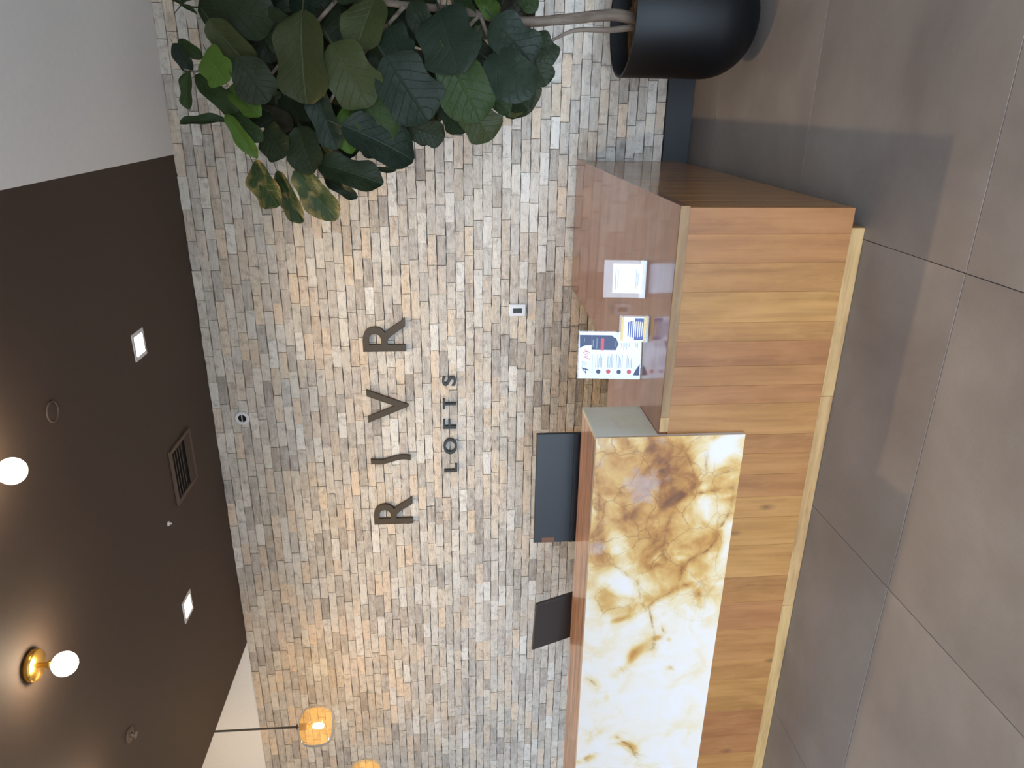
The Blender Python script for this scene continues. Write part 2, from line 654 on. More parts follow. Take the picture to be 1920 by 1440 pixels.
# ------------------------------------------------------------------ room shell
floor = struct(box('floor', X0, X1, Y0, YW + 0.1, -0.12, -0.012, 'grout'))
TX, TY = 1.265, 1.252
tile_me = None
for i in range(-6, 4):
    for j in range(-5, 3):
        x0, x1 = -0.515 + i * TX, -0.515 + (i + 1) * TX
        y0, y1 = 2.223 + j * TY, 2.223 + (j + 1) * TY
        x0, x1, y0, y1 = max(x0, X0), min(x1, X1), max(y0, Y0), min(y1, YW + 0.02)
        if x1 - x0 < 0.05 or y1 - y0 < 0.05:
            continue
        g = 0.0012
        b = bmesh.new()
        w, d = (x1 - x0) / 2 - g, (y1 - y0) / 2 - g
        b_box(b, -w, w, -d, d, -0.012, 0.0, 0.0012)
        o = obj('floor_tile', b, 'porcelain_tile', None, ((x0 + x1) / 2, (y0 + y1) / 2, 0))
        o.parent = floor
        o.matrix_parent_inverse = Matrix.Translation(-floor.location)


def keep(o, parent):
    """parent without moving (the parents here only carry a location)"""
    o.parent = parent
    o.matrix_parent_inverse = Matrix.Translation(-Vector(parent.location))
    return o


wall_back = struct(box('wall_back', X0, X1, YW + 0.018, YW + 0.2, 0.0, ZH, 'backing'))
upper = keep(box('drywall_band', X0, SOF_L - 0.001, YW + 0.012, YW + 0.018, ZC + 0.004, ZH, 'white_paint'), wall_back)

# bricks
PITCH_Z, LEN = 0.0663, 0.214
variants = []
for v in range(8):
    r = np.random.default_rng(100 + v)
    nx, nz = 5, 3
    vs, fs = [], []
    for jz in range(nz):
        for ix in range(nx):
            fx, fz = ix / (nx - 1) - .5, jz / (nz - 1) - .5
            edge = (ix in (0, nx - 1)) or (jz in (0, nz - 1))
            dz = r.uniform(-.045, .045) if jz in (0, nz - 1) else 0
            vs.append((fx * 0.996 + (r.uniform(-.004, .004) if edge else r.uniform(-.05, .05)), (0.22 if edge else 0.0) + r.uniform(-.16, .16), fz * 0.925 + dz))
    idx = lambda ix, jz: jz * nx + ix
    for jz in range(nz - 1):
        for ix in range(nx - 1):
            fs.append((idx(ix, jz), idx(ix + 1, jz), idx(ix + 1, jz + 1), idx(ix, jz + 1)))
    ring = [idx(i, 0) for i in range(nx)] + [idx(nx - 1, j) for j in range(1, nz)] + [idx(i, nz - 1) for i in range(nx - 2, -1, -1)] + [idx(0, j) for j in range(nz - 2, 0, -1)]
    k0 = len(vs)
    for q in ring:
        x, y, z = vs[q]
        vs.append((x, 2.4, z))
    for a in range(len(ring)):
        c = (a + 1) % len(ring)
        fs.append((ring[c], ring[a], k0 + a, k0 + c))
    variants.append((np.array(vs), fs))

bricks = []
n_rows = 50
row_h = (ZC - 0.186) / n_rows
for rr in range(n_rows):
    z = 0.186 + (rr + .5) * row_h
    x = X0 + (0.0 if rr % 2 else -0.107) + rng.uniform(-.03, .03)
    while x < X1:
        L = LEN * (1 + rng.uniform(-.05, .05)) if rng.random() > 0.06 else LEN * rng.uniform(.5, .8)
        a, c = max(x, X0), min(x + L, X1)
        if c - a > 0.03:
            bricks.append(((a + c) / 2, z + rng.uniform(-.001, .001), c - a - 0.0022, rng.uniform(-.005, .004), int(rng.integers(8))))
        x += L


def brick_score(bk):
    x, z = bk[0], bk[1]
    px, py = project((x, YW, z))
    if not (8 < px < 1912 and 12 < py < 1428):
        return 0.0
    if py < 330 and 330 < px < 1040 and (py < 250 or 440 < px < 760):
        return 0.0                                    # behind the tree
    if py < 155 and px > 1135:
        return 0.0                                    # behind the planter
    if px > 1060 and py > 300:
        return 0.0                                    # behind the desk
    d = (Vector((x, YW, z)) - CAM).dot(AX_F)
    return bk[2] / d ** 2


order = sorted(range(len(bricks)), key=lambda i: -brick_score(bricks[i]))
single = set(order[:300])
brick_meshes = []
for v, (vs, fs) in enumerate(variants):
    me = mesh_from('brick', vs, fs)
    me.materials.append(M['brick_single'])
    brick_meshes.append(me)
all_v, all_f, base_i = [], [], 0
for i, (x, z, L, dy, v) in enumerate(bricks):
    sc = np.array((L, 0.011, row_h))
    if i in single:
        o = bpy.data.objects.new('brick', brick_meshes[v])
        col.objects.link(o)
        o.location, o.scale = (x, YW - 0.003 + dy, z), tuple(sc)
        keep(o, wall_back)
    else:
        vs, fs = variants[v]
        all_v.append(vs * sc + np.array((x, YW - 0.003 + dy, z)))
        all_f += [tuple(q + base_i for q in f) for f in fs]
        base_i += len(vs)
rest = keep(obj('brick_field', mesh_from('brick_field', np.concatenate(all_v), all_f), 'brick_rest'), wall_back)
rest['kind'] = 'stuff'

struct(box('baseboard_back', X0, X1, YW - 0.022, YW - 0.012 + 0.02, 0.0, 0.184, 'black_base', bevel=0.002))
struct(box('wall_left', X0 - 0.2, X0, Y0, YW + 0.2, 0, ZH, 'white_paint'))


def window_wall(name, horizontal, a0, a1, w0, w1, zt, pos, out):
    b = bmesh.new()
    t0, t1 = (pos, pos + out) if out > 0 else (pos + out, pos)
    def q(u0, u1, z0, z1):
        if horizontal:
            b_box(b, u0, u1, t0, t1, z0, z1)
        else:
            b_box(b, t0, t1, u0, u1, z0, z1)
    q(a0, w0, 0, ZH)
    q(w1, a1, 0, ZH)
    q(w0, w1, zt, ZH)
    return struct(obj(name, b, 'white_paint'))


window_wall('wall_front', True, X0 - .2, X1 + .2, -5.9, 2.5, 2.44, Y0, -0.2)
struct(box('wall_right', X1, X1 + 0.2, Y0, YW + 0.2, 0, ZH, 'white_paint'))


def window_frame(name, horizontal, w0, w1, zt, pos, n):
    b = bmesh.new()
    for k in range(n + 1):
        u = w0 + (w1 - w0) * k / n
        u0, u1 = max(u - .03, w0), min(u + .03, w1)
        if horizontal:
            b_box(b, u0, u1, pos - .04, pos + .04, 0.0, zt)
        else:
            b_box(b, pos - .04, pos + .04, u0, u1, 0.0, zt)
    for z in (0.0, zt - .06):
        if horizontal:
            b_box(b, w0, w1, pos - .038, pos + .038, z, z + .06)
        else:
            b_box(b, pos - .038, pos + .038, w0, w1, z, z + .06)
    return struct(obj(name, b, 'frame_black'))


window_frame('window_1', True, -5.9, 2.5, 2.44, Y0 - .1, 6)
struct(box('ground_outside', -30, 30, -30, 30, -0.5, -0.14, 'asphalt'))
# dark painted ceiling over the reception, white at the same height beyond it, higher white on the other side
struct(box('ceiling', SOF_L, SOF_R, Y0, YW + 0.012, ZC, ZH, 'dark_paint'))
struct(box('ceiling_right', SOF_R + 0.0005, X1, Y0, YW + 0.012, ZC, ZH, 'white_paint'))
struct(box('ceiling_left', X0, SOF_L - 0.0005, Y0, YW + 0.012, ZH, ZH + 0.2, 'white_paint'))

# ------------------------------------------------------------------ reception desk
YF = 2.838
XR = -0.385
XL = -3.95
desk = thing('reception_desk', 'honey coloured wooden L-shaped reception desk with vertical boards and toe kick', 'desk', (-1.6, 3.2, 0))
ZB, ZT = 0.066, 0.754
seams = [392, 439, 493, 547, 604, 639, 685, 722, 756, 814, 850, 889, 931, 969, 1021, 1080, 1127, 1177, 1232, 1270, 1328, 1375, 1407]
xs = [XR] + [at_y(1440, s, YF).x for s in seams[1:]]
while xs[-1] - 0.14 > XL:
    xs.append(xs[-1] - 0.14)
xs.append(XL)
for a, c in zip(xs[:-1], xs[1:]):
    if a - c > 0.02:
        keep(box('front_board', c + 0.0002, a - 0.0002, YF, YF + 0.024, ZB, ZT, 'honey_wood', bevel=0.0007), desk)
ys = np.linspace(YF + 0.026, YW - 0.03, 14)
for a, c in zip(ys[:-1], ys[1:]):
    keep(box('side_board', XR - 0.024, XR, a + 0.0004, c - 0.0004, ZB, ZT, 'side_wood', bevel=0.001), desk)
for a, c in ((-0.467, -1.215), (-1.215, -2.36), (-2.36, XL)):
    keep(box('toe_board', c + 0.001, a - 0.001, 2.851, 2.871, 0.001, ZB - 0.001, 'toe_wood', bevel=0.0015), desk)
keep(box('side_toe_board', -0.487, -0.467, 2.873, YW - 0.03, 0.001, ZB - 0.001, 'side_wood'), desk)
keep(box('inner_panel', -1.27, -1.25, 4.0, YW - 0.03, 0.002, ZT, 'side_wood'), desk)
keep(box('rear_panel', XL, -1.28, 3.30, 3.32, 0.002, ZT, 'side_wood'), desk)
keep(box('end_panel', XL, XL + 0.024, YF + 0.026, 3.29, ZB, ZT, 'side_wood'), desk)

worktop = thing('desk_worktop', 'glossy reddish brown wooden worktop of the lower desk, reaching the brick wall', 'worktop', (-1.6, 3.2, 0.755))
WT = 0.794
poly = [(-0.377, 2.832), (-0.377, YW - 0.03), (-1.29, YW - 0.03), (-1.31, 4.30), (-1.50, 3.835), (XL, 3.835), (XL, 2.842), (-1.36, 2.842), (-1.36, 2.832)]
keep(prism('top_slab', poly, 0.756, WT, 'top_wood', bevel=0.0012), worktop)
o = keep(box('edge_strip', -1.288, -0.3775, 2.826, 2.8318, 0.755, WT - 0.0005, 'edge_wood', bevel=0.001), worktop)
o = keep(box('edge_strip', -1.359, -1.289, 2.826, 2.8318, 0.755, WT - 0.0005, 'toe_wood', bevel=0.001), worktop)
o['label'] = 'paler short piece of edging'

# raised counter with the onyx front
counter = thing('raised_counter', 'raised transaction counter with white and gold veined onyx front and wooden cap', 'counter', (-2.6, 3.0, 0.8))
RX = -1.374
OZ0, OZ1 = 0.402, 1.078
OY = 2.812
nx, nz = 300, 110
gx = np.linspace(XL, RX, nx)
gz = np.linspace(OZ0, OZ1, nz)
GX, GZ = np.meshgrid(gx, gz)


def slab(px, py):
    p = at_y(px, py, OY)
    return p.x, p.z


SX = slab(1250, 1000)
PXM = 0.00242                      # metres of slab per pixel, about the middle
PYE = 1085 - (GX - slab(1250, 1085)[0]) / 0.00310 * 1.0
gold = 0.24 / (1 + np.exp((PYE - 1105 + 40 * np.sin(9 * GZ)) / 28.0)) + 0.085
wx = GX + 0.05 * np.sin(9 * GZ + 3 * GX) + 0.02 * np.sin(23 * GX + 11 * GZ)
wz = GZ + 0.04 * np.sin(8 * GX - 5 * GZ) + 0.015 * np.sin(27 * GZ - 13 * GX)
for px, py, ra, rb, w in [
        (1150, 855, 45, 50, .50), (1200, 890, 60, 60, .42), (1265, 850, 42, 38, .80), (1290, 870, 28, 26, .45), (1240, 915, 45, 40, .45),
        (1140, 945, 40, 45, .36), (1190, 975, 55, 40, .40), (1245, 985, 38, 60, .50), (1230, 1045, 40, 35, .48), (1290, 1030, 38, 22, .42),
        (1290, 925, 50, 14, .30), (1130, 1030, 28, 40, .34), (1127, 1115, 32, 26, .72), (1180, 1130, 40, 25, .30), (1150, 1152, 26, 10, .50),
        (1230, 1110, 55, 26, .32), (1280, 1075, 40, 18, .30), (1325, 1134, 9, 12, .75), (1300, 1110, 26, 9, .45), (1186, 1232, 13, 34, .78),
        (1172, 1262, 12, 14, .45), (1214, 1206, 12, 9, .62), (1240, 1216, 8, 9, .50), (1245, 1256, 9, 6, .38), (1126, 1310, 26, 22, .16),
        (1150, 1300, 12, 18, .28), (1120, 1215, 30, 26, .12), (1135, 1270, 30, 24, .12), (1100, 1380, 20, 20, .20), (1098, 1434, 22, 14, .55),
        (1165, 1412, 38, 9, .42), (1190, 1430, 40, 12, .22), (1330, 1060, 14, 40, .15), (1360, 905, 14, 12, .26), (1365, 880, 14, 10, .30),
        (1180, 836, 26, 12, -.75), (1372, 836, 30, 22, -.8), (1340, 855, 22, 22, -.15), (1312, 912, 20, 12, -.2), (1298, 955, 34, 30, -.35),
        (1290, 1020, 12, 22, -.15), (1172, 1080, 20, 20, -.22), (1150, 905, 20, 16, -.14), (1165, 1000, 22, 22, -.22), (1350, 1040, 14, 60, -.35)]:
    x, z = slab(px, py)
    gold += (0.58 if w > 0 else 0.7) * w * np.exp(-(((wx - x) / (rb * PXM)) ** 2 + ((wz - z) / (ra * PXM)) ** 2))
gold = np.where(gold > 0.5, 0.5 + (gold - 0.5) * 0.4, gold)
vein = np.zeros_like(GX)
for pts, wd, st in [
        ([(1108, 900), (1118, 950), (1130, 1000), (1142, 1045)], 4, .7), ([(1222, 816), (1235, 860), (1256, 905), (1250, 930)], 4, .9),
        ([(1300, 822), (1310, 868), (1298, 905), (1255, 915), (1238, 940)], 4, .8), ([(1388, 889), (1330, 889), (1280, 902), (1252, 918)], 5, .8),
        ([(1262, 915), (1300, 924), (1340, 933), (1372, 938), (1362, 960), (1345, 995), (1325, 1035), (1292, 1078), (1276, 1108)], 4, .8),
        ([(1300, 1108), (1275, 1116), (1232, 1128), (1212, 1140), (1206, 1180), (1206, 1235)], 4, .7), ([(1232, 880), (1228, 945), (1230, 1005)], 3, .6),
        ([(1252, 955), (1243, 1010), (1256, 1055)], 4, .8), ([(1222, 955), (1180, 965), (1160, 985)], 5, .45), ([(1165, 830), (1180, 850), (1210, 848), (1222, 835)], 7, .8),
        ([(1136, 1392), (1148, 1408), (1182, 1416)], 4, .8), ([(1112, 1262), (1130, 1280)], 4, .7), ([(1230, 1186), (1232, 1196)], 3, .8), ([(1340, 840), (1338, 880)], 3, .6),
        ([(1128, 1000), (1150, 1040), (1170, 1050), (1185, 1070)], 3, .5), ([(1205, 1080), (1195, 1120), (1200, 1150)], 4, .4)]:
    q = [slab(*p) for p in pts]
    dmin = np.full_like(GX, 9.0)
    for (x0, z0), (x1, z1) in zip(q[:-1], q[1:]):
        dx, dz = x1 - x0, z1 - z0
        t = np.clip(((wx - x0) * dx + (wz - z0) * dz) / (dx * dx + dz * dz), 0, 1)
        dmin = np.minimum(dmin, np.hypot(wx - x0 - t * dx, wz - z0 - t * dz))
    vein = np.maximum(vein, st * np.exp(-(dmin / (wd * 0.7 * PXM)) ** 2))
    gold += 0.16 * st * np.exp(-(dmin / (wd * 3.2 * PXM)) ** 2)
cx, cz = (XL + RX) / 2, (OZ0 + OZ1) / 2
vs = [(x - cx, 0.0, z - cz) for x, z in zip(GX.ravel(), GZ.ravel())]
fs = [(j * nx + i, j * nx + i + 1, (j + 1) * nx + i + 1, (j + 1) * nx + i) for j in range(nz - 1) for i in range(nx - 1)]
k = len(vs)
vs += [(XL - cx, .024, OZ0 - cz), (RX - cx, .024, OZ0 - cz), (RX - cx, .024, OZ1 - cz), (XL - cx, .024, OZ1 - cz)]
fs += [(k + 1, k, k + 3, k + 2)]
fs += [tuple([k, k + 1] + [i for i in range(nx - 1, -1, -1)])]
fs += [tuple([k + 2, k + 3] + [(nz - 1) * nx + i for i in range(nx)])]
fs += [tuple([k + 3, k] + [j * nx for j in range(nz)])]
fs += [tuple([k + 1, k + 2] + [j * nx + nx - 1 for j in range(nz - 1, -1, -1)])]
me = mesh_from('front_slab', vs, fs)
for nm, arr in (('gold', gold), ('vein', vein)):
    at = me.attributes.new(nm, 'FLOAT', 'POINT')
    at.data.foreach_set('value', np.concatenate([np.clip(arr.ravel(), -0.2, 1.3), np.zeros(4)]).astype(np.float32))
o = keep(obj('front_slab', me, 'onyx', None, (cx, OY, cz)), counter)
o['label'] = 'white and gold veined onyx slab'
o = keep(box('side_slab', RX - 0.022, RX, OY + 0.025, 3.155, WT + 0.001, OZ1, 'onyx_side', bevel=0.001), counter)
o['label'] = 'grey green onyx end panel'
keep(box('cap', XL, RX - 0.0225, OY + 0.027, 3.155, OZ1 - 0.03, OZ1 - 0.001, 'cap_wood', bevel=0.001), counter)
keep(box('back_panel', XL, RX - 0.024, 3.13, 3.153, WT + 0.001, OZ1 - 0.031, 'side_wood'), counter)

# ------------------------------------------------------------------ monitors
def monitor(name, label, w, h, top, pos, yaw, tilt, mat, lower=None, sticker=False):
    """back of a monitor seen across the desk"""
    t = thing(name, label, 'monitor', (pos[0], pos[1], WT), yaw)
    zc = top - WT - h / 2 * math.cos(tilt)
    R = Matrix.Rotation(tilt, 4, 'X')
    def part(nm, b, mt, par=None):
        if par:
            return obj(nm, b, mt, par)
        o = obj(nm, b, mt, t, (0, 0, zc))
        o.rotation_euler = (tilt, 0, 0)
        return o
    b = bmesh.new()
    b_box(b, -w / 2, w / 2, -0.010, 0.010, -h / 2, h / 2, 0.003)
    shell = part('back_shell', b, mat)
    b = bmesh.new()
    b_box(b, -w / 2 + .012, w / 2 - .012, 0.0102, 0.0122, -h / 2 + .012, h / 2 - .012)
    part('screen', b, 'dark_screen', shell)
    if lower:
        b = bmesh.new()
        b_box(b, -w / 2 + .002, w / 2 - .002, -0.016, -0.0102, -h / 2 + .01, -h / 2 + lower, 0.002)
        part('lower_housing', b, 'monitor_lower', shell)
    if sticker:
        b = bmesh.new()
        b_box(b, -w / 2 + .002, -w / 2 + .034, -0.0112, -0.0102, h / 2 - .115, h / 2 - .045)
        part('asset_sticker', b, 'tag_brown', shell)
    b = bmesh.new()
    b_box(b, -.035, .035, 0.0, 0.03, 0.012, zc, 0.004)
    o = obj('stand_neck', b, 'monitor_lower', t, (0, 0.014, 0))
    b = bmesh.new()
    b_box(b, -.12, .12, -.08, .09, 0.0005, 0.012, 0.003)
    obj('stand_base', b, 'monitor_lower', t, (0, 0.03, 0))
    return t


monitor('computer_monitor', 'wide dark slate monitor seen from behind, nearer the LOFTS lettering', 0.672, 0.40, 1.262, (-1.965, 3.41), 0.0, 0.0, 'monitor_back', 0.20, True)
monitor('computer_monitor', 'smaller taupe grey monitor turned askew, further along the raised counter', 0.435, 0.31, 1.245, (-2.885, 3.46), -0.26, 0.30, 'monitor_taupe')

# ------------------------------------------------------------------ counter-top signs
def print_quad(b, x0, x1, z0, z1, y):
    vs = [b.verts.new(p) for p in ((x0, y, z0), (x1, y, z0), (x1, y, z1), (x0, y, z1))]
    b.faces.new(vs)


def print_poly(b, pts, y):
    b.faces.new([b.verts.new((x, y, z)) for x, z in pts])


def print_disc(b, cx, cz, r, y, n=20):
    print_poly(b, [(cx + r * math.cos(2 * math.pi * k / n), cz + r * math.sin(2 * math.pi * k / n)) for k in range(n)], y)


def add_print(nm, b, mat, par, tilt):
    o = obj(nm, b, mat, par)
    o.rotation_euler = (tilt, 0, 0)
    if nm == 'text_lines':
        o['kind'] = 'stuff'
    return o


def print_part(nm, mat, par, tilt, fn, *a):
    b = bmesh.new()
    fn(b, *a)
    return add_print(nm, b, mat, par, tilt)


def tilted_box(nm, dims, mat, par, tilt, bevel=0.0):
    b = bmesh.new()
    b_box(b, *dims, bevel)
    return add_print(nm, b, mat, par, tilt)


TL = math.radians(-8)
# flyer: 8.5 x 11 sheet in a stand
fl = thing('flyer_stand', 'white event flyer with navy banner and round red and navy icons in clear stand', 'flyer', (-1.132, 3.20, WT), math.radians(6))
W2, HH = 0.115, 0.300
tilted_box('acrylic_holder', (-W2 - .003, W2 + .003, 0.002, 0.004, 0.0, HH + .006), 'acrylic', fl, TL)
b = bmesh.new()
b_box(b, -W2, W2, 0.0, 0.085, 0.0006, 0.0026)
obj('holder_foot', b, 'acrylic', fl)
sheet = tilted_box('sheet', (-W2, W2, -0.0008, 0.0016, 0.004, HH), 'paper', fl, TL)


def fx(py):
    return W2 - (py - 616) / (711 - 616) * 2 * W2


def fz(px):
    return HH - (px - 1081) / (1197 - 1081) * (HH - .004)


def fq(zx, zy):
    """crop pixel of the flyer (13.59 x) to sheet coordinates"""
    return fx(610 + zy / 13.59), fz(1078 + zx / 13.59)


y = -0.0012
print_part('navy_banner', 'ink_navy', sheet, 0.0, print_poly, [fq(*p) for p in ((360, 175), (860, 175), (925, 235), (965, 240), (1040, 410), (975, 580), (360, 580))], y)
print_part('navy_header', 'ink_navy', sheet, 0.0, print_poly, [fq(*p) for p in ((50, 175), (358, 175), (358, 450), (210, 460), (110, 500), (60, 545))], y)
print_part('navy_corner', 'ink_navy', sheet, 0.0, print_poly, [fq(*p) for p in ((1600, 960), (1600, 1270), (1440, 1270), (1500, 1120))], y)
for k, yk, mt in ((550, 1180, 'ink_navy'), (805, 1175, 'ink_red'), (1075, 1180, 'ink_navy'), (1335, 1175, 'ink_red')):
    print_part('round_icon', mt, sheet, 0.0, print_disc, *fq(k, yk), 0.0108, y)
x1, z1 = fq(590, 260)
x0, z0 = fq(670, 590)
print_part('red_bar', 'ink_red', sheet, 0.0, print_quad, x0, x1, z0, z1, y - .0002)
b = bmesh.new()
for k in (480, 525, 560, 595, 632, 785, 810, 845, 880, 910, 1005, 1050, 1078, 1108, 1150, 1275, 1310, 1350, 1385):
    s = random.uniform(680, 860)
    x1, z1 = fq(k - 7, s)
    x0, z0 = fq(k + 7, 1065)
    print_quad(b, x0, x1, z0, z1, y)
for k in (1115, 1170, 1205, 1245, 1280, 1310, 1480, 1520):
    x1, z1 = fq(k - 6, 380)
    x0, z0 = fq(k + 6, random.uniform(480, 580))
    print_quad(b, x0, x1, z0, z1, y)
for k, r0, r1 in ((395, 300, 500), (490, 260, 540), (170, 260, 370), (975, 330, 480)):
    x1, z1 = fq(k - 9, r0)
    x0, z0 = fq(k + 9, r1)
    print_quad(b, x0, x1, z0, z1, y - .0002)
x1, z1 = fq(396, 690)
x0, z0 = fq(402, 1250)
print_quad(b, x0, x1, z0, z1, y)
add_print('text_lines', b, 'ink_grey', sheet, 0.0)
for txt, (za, ya), (zb, yb), mt, sh in (('4', (120, 1070), (300, 1250), 'ink_navy', .2), ('TH OF', (120, 900), (250, 1050), 'ink_grey', .1), ('July', (140, 570), (330, 860), 'ink_red', .35)):
    me = text_mesh(txt, 0.0, 0.0, sh)
    x1, z1 = fq(za, ya)
    x0, z0 = fq(zb, yb)
    c = fit_text(me, x0, x1, z0, z1, y, y)
    co = np.empty(len(me.vertices) * 3)
    me.vertices.foreach_get('co', co)
    me.vertices.foreach_set('co', (co.reshape(-1, 3) + np.array(c)).ravel())
    me.materials.clear()
    add_print('heading', me, mt, sheet, 0.0)

# clear stand with a white printed card
st = thing('card_stand', 'clear acrylic stand holding a plain white printed card, nearest the tree', 'sign', (-0.768, 3.235, WT), math.radians(4))
tilted_box('acrylic_holder', (-.088, .088, 0.001, 0.004, 0.0, 0.196), 'acrylic', st, TL, 0.0005)
b = bmesh.new()
b_box(b, -.088, .088, -0.002, 0.075, 0.0006, 0.0036, 0.0005)
obj('holder_foot', b, 'acrylic', st)
tilted_box('lower_lip', (-.088, .088, -0.006, -0.004, 0.0, 0.03), 'acrylic', st, TL)
card = tilted_box('card', (-.066, .072, -0.001, 0.0004, 0.018, 0.154), 'paper', st, TL)
b = bmesh.new()
print_quad(b, -.05, .052, .1385, .1415, y)
for z, a, c in ((.128, -.04, .045), (.044, -.045, .05), (.036, -.03, .03)):
    print_quad(b, a, c, z, z + .002, y)
add_print('text_lines', b, 'ink_grey', card, 0.0)

# small gold and blue card in front of the flyer
sc_ = thing('small_card_stand', 'small white, blue and gold card in clear stand, overlapping the flyer', 'sign', (-0.975, 3.12, WT), math.radians(4))
tilted_box('acrylic_holder', (-.062, .062, 0.001, 0.0035, 0.0, 0.136), 'acrylic', sc_, TL)
b = bmesh.new()
b_box(b, -.062, .062, -0.004, 0.06, 0.0006, 0.003)
obj('holder_foot', b, 'acrylic', sc_)
card = tilted_box('card', (-.056, .056, -0.001, 0.0006, 0.012, 0.128), 'paper', sc_, TL)
print_part('gold_band', 'ink_gold', card, 0.0, print_quad, -.056, .056, .116, .1275, y)
print_part('gold_band', 'ink_gold', card, 0.0, print_quad, -.056, .056, .0125, .024, y)
print_part('blue_panel', 'ink_blue', card, 0.0, print_quad, -.052, .052, .0245, .066, y)
for z, w in ((.091, .034), (.081, .038), (.071, .040)):
    print_part('blue_line', 'ink_blue', card, 0.0, print_quad, -w, w, z, z + .0055, y)
b = bmesh.new()
for z, w in ((.058, .036), (.048, .038), (.039, .036), (.0295, .034)):
    print_quad(b, -w, w, z, z + .004, y - .0003)
add_print('text_lines', b, 'ink_cream', card, 0.0)

# ------------------------------------------------------------------ wall lettering
LY0, LY1 = YW - 0.034, YW - 0.008
letters = [('R', -3.275, -3.025, 2.031, 2.349, 'bronze', 'large dark bronze letter R that begins the wall sign'),
           ('V', -2.353, -2.079, 2.029, 2.346, 'bronze', 'large dark bronze letter V of the wall sign'),
           ('R', -1.770, -1.512, 2.031, 2.349, 'bronze', 'large dark bronze letter R that ends the upper word, nearest the tree'),
           ('L', -2.807, -2.738, 1.662, 1.767, 'sign_black', 'small dark letter L of the lower word'),
           ('O', -2.645, -2.510, 1.660, 1.768, 'sign_black', 'small dark round letter O of the lower word'),
           ('F', -2.422, -2.345, 1.662, 1.766, 'sign_black', 'small dark letter F of the lower word'),
           ('T', -2.252, -2.170, 1.662, 1.766, 'sign_black', 'small dark letter T of the lower word'),
           ('S', -2.058, -1.980, 1.660, 1.768, 'sign_black', 'small dark letter S that ends the lower word')]
for ch, x0, x1, z0, z1, mt, lb in letters:
    me = text_mesh(ch, 0.05, 0.012 if mt == 'sign_black' else 0.008)
    c = fit_text(me, x0, x1, z0, z1, LY0, LY1)
    me.materials.clear()
    tag(obj('sign_letter', me, mt, None, c), lb, 'letter', 'letters of the wall sign')
# the I is a thin wavy stroke
pts = []
for k in range(25):
    t = k / 24
    pts.append((-2.692 + 0.022 * t + 0.0135 * math.sin(t * 2 * math.pi * 0.98 + math.pi), 2.346 - 0.315 * t))
b = bmesh.new()
rows = []
for k, (x, z) in enumerate(pts):
    a, c = pts[max(k - 1, 0)], pts[min(k + 1, 24)]
    d = Vector((c[0] - a[0], c[1] - a[1])).normalized()
    n = Vector((-d.y, d.x)) * 0.019
    if k in (0, 24):
        n = Vector((0.019 if n.x > 0 else -0.019, 0))
    rows.append([b.verts.new((x + s * n.x + 2.68, yy, z + s * n.y - 2.19)) for s, yy in ((1, LY0), (-1, LY0), (-1, LY1), (1, LY1))])
for r0, r1 in zip(rows[:-1], rows[1:]):
    for q in range(4):
        b.faces.new((r0[q], r0[(q + 1) % 4], r1[(q + 1) % 4], r1[q]))
b.faces.new(rows[0])
b.faces.new(rows[-1][::-1])
tag(obj('sign_letter', b, 'bronze', None, (-2.68, 0, 2.19)), 'thin wavy dark bronze stroke standing for the letter I', 'letter', 'letters of the wall sign')

# thermostat
th = thing('thermostat', 'small white thermostat with dark display on the brick wall', 'thermostat', (-1.462, YW - 0.010, 1.192))
b = bmesh.new()
b_box(b, -.047, .047, -.022, 0.0, -.06, .064, 0.005)
obj('housing', b, 'white_plastic', th)
b = bmesh.new()
b_box(b, -.02, .016, -.0235, -.0222, -.032, .036)
obj('display', b, 'dark_screen', th)

# sidewall sprinkler
sp = thing('wall_sprinkler', 'round white wall sprinkler with dark opening high on the brick wall', 'sprinkler', (-2.298, YW - 0.008, 3.298))
R90 = (math.radians(90), 0, 0)
lathe_obj('escutcheon', [(.030, 0.0), (.056, 0.0), (.056, .008), (.050, .014), (.034, .018), (.030, .010), (.030, 0.0)], 'white_plastic', sp, rot=R90, n=32)
lathe_obj('recess', [(0.0, 0.004), (.030, 0.004)], 'vent_dark', sp, rot=R90, n=32)
b = bmesh.new()
b_box(b, -.028, .028, -.016, -.006, -.003, .003, 0.001)
obj('deflector_pin', b, 'white_plastic', sp)

# ------------------------------------------------------------------ ceiling fittings
def downlight(x, y, label):
    t = thing('recessed_downlight', label, 'ceiling light', (x, y, ZC), 0.0, 'square downlights in the dark ceiling')
    b = bmesh.new()
    w, v = 0.081, 0.058
    for (a0, a1, c0, c1) in ((-w, w, -w, -v), (-w, w, v, w), (-w, -v, -v, v), (v, w, -v, v)):
        b_box(b, a0, a1, c0, c1, -0.006, -0.0005)
    obj('trim_frame', b, 'white_plastic', t)
    b = bmesh.new()
    b_box(b, -v + .001, v - .001, -v + .001, v - .001, -0.004, -0.0008)
    obj('lens', b, 'lamp_glow', t)
    d = bpy.data.lights.new('downlight_beam', 'AREA')
    d.shape, d.size, d.energy, d.color = 'SQUARE', 0.11, 18.0, (1.0, 0.70, 0.38)
    d.spread = math.radians(130)
    lo = bpy.data.objects.new('downlight_beam', d)
    lo.location = (0, 0, -0.008)
    lo.parent = t
    col.objects.link(lo)


downlight(-1.358, 4.181, 'lit square recessed downlight nearer the white ceiling and the tree')
downlight(-3.229, 4.185, 'lit square recessed downlight nearer the amber pendant lamps')


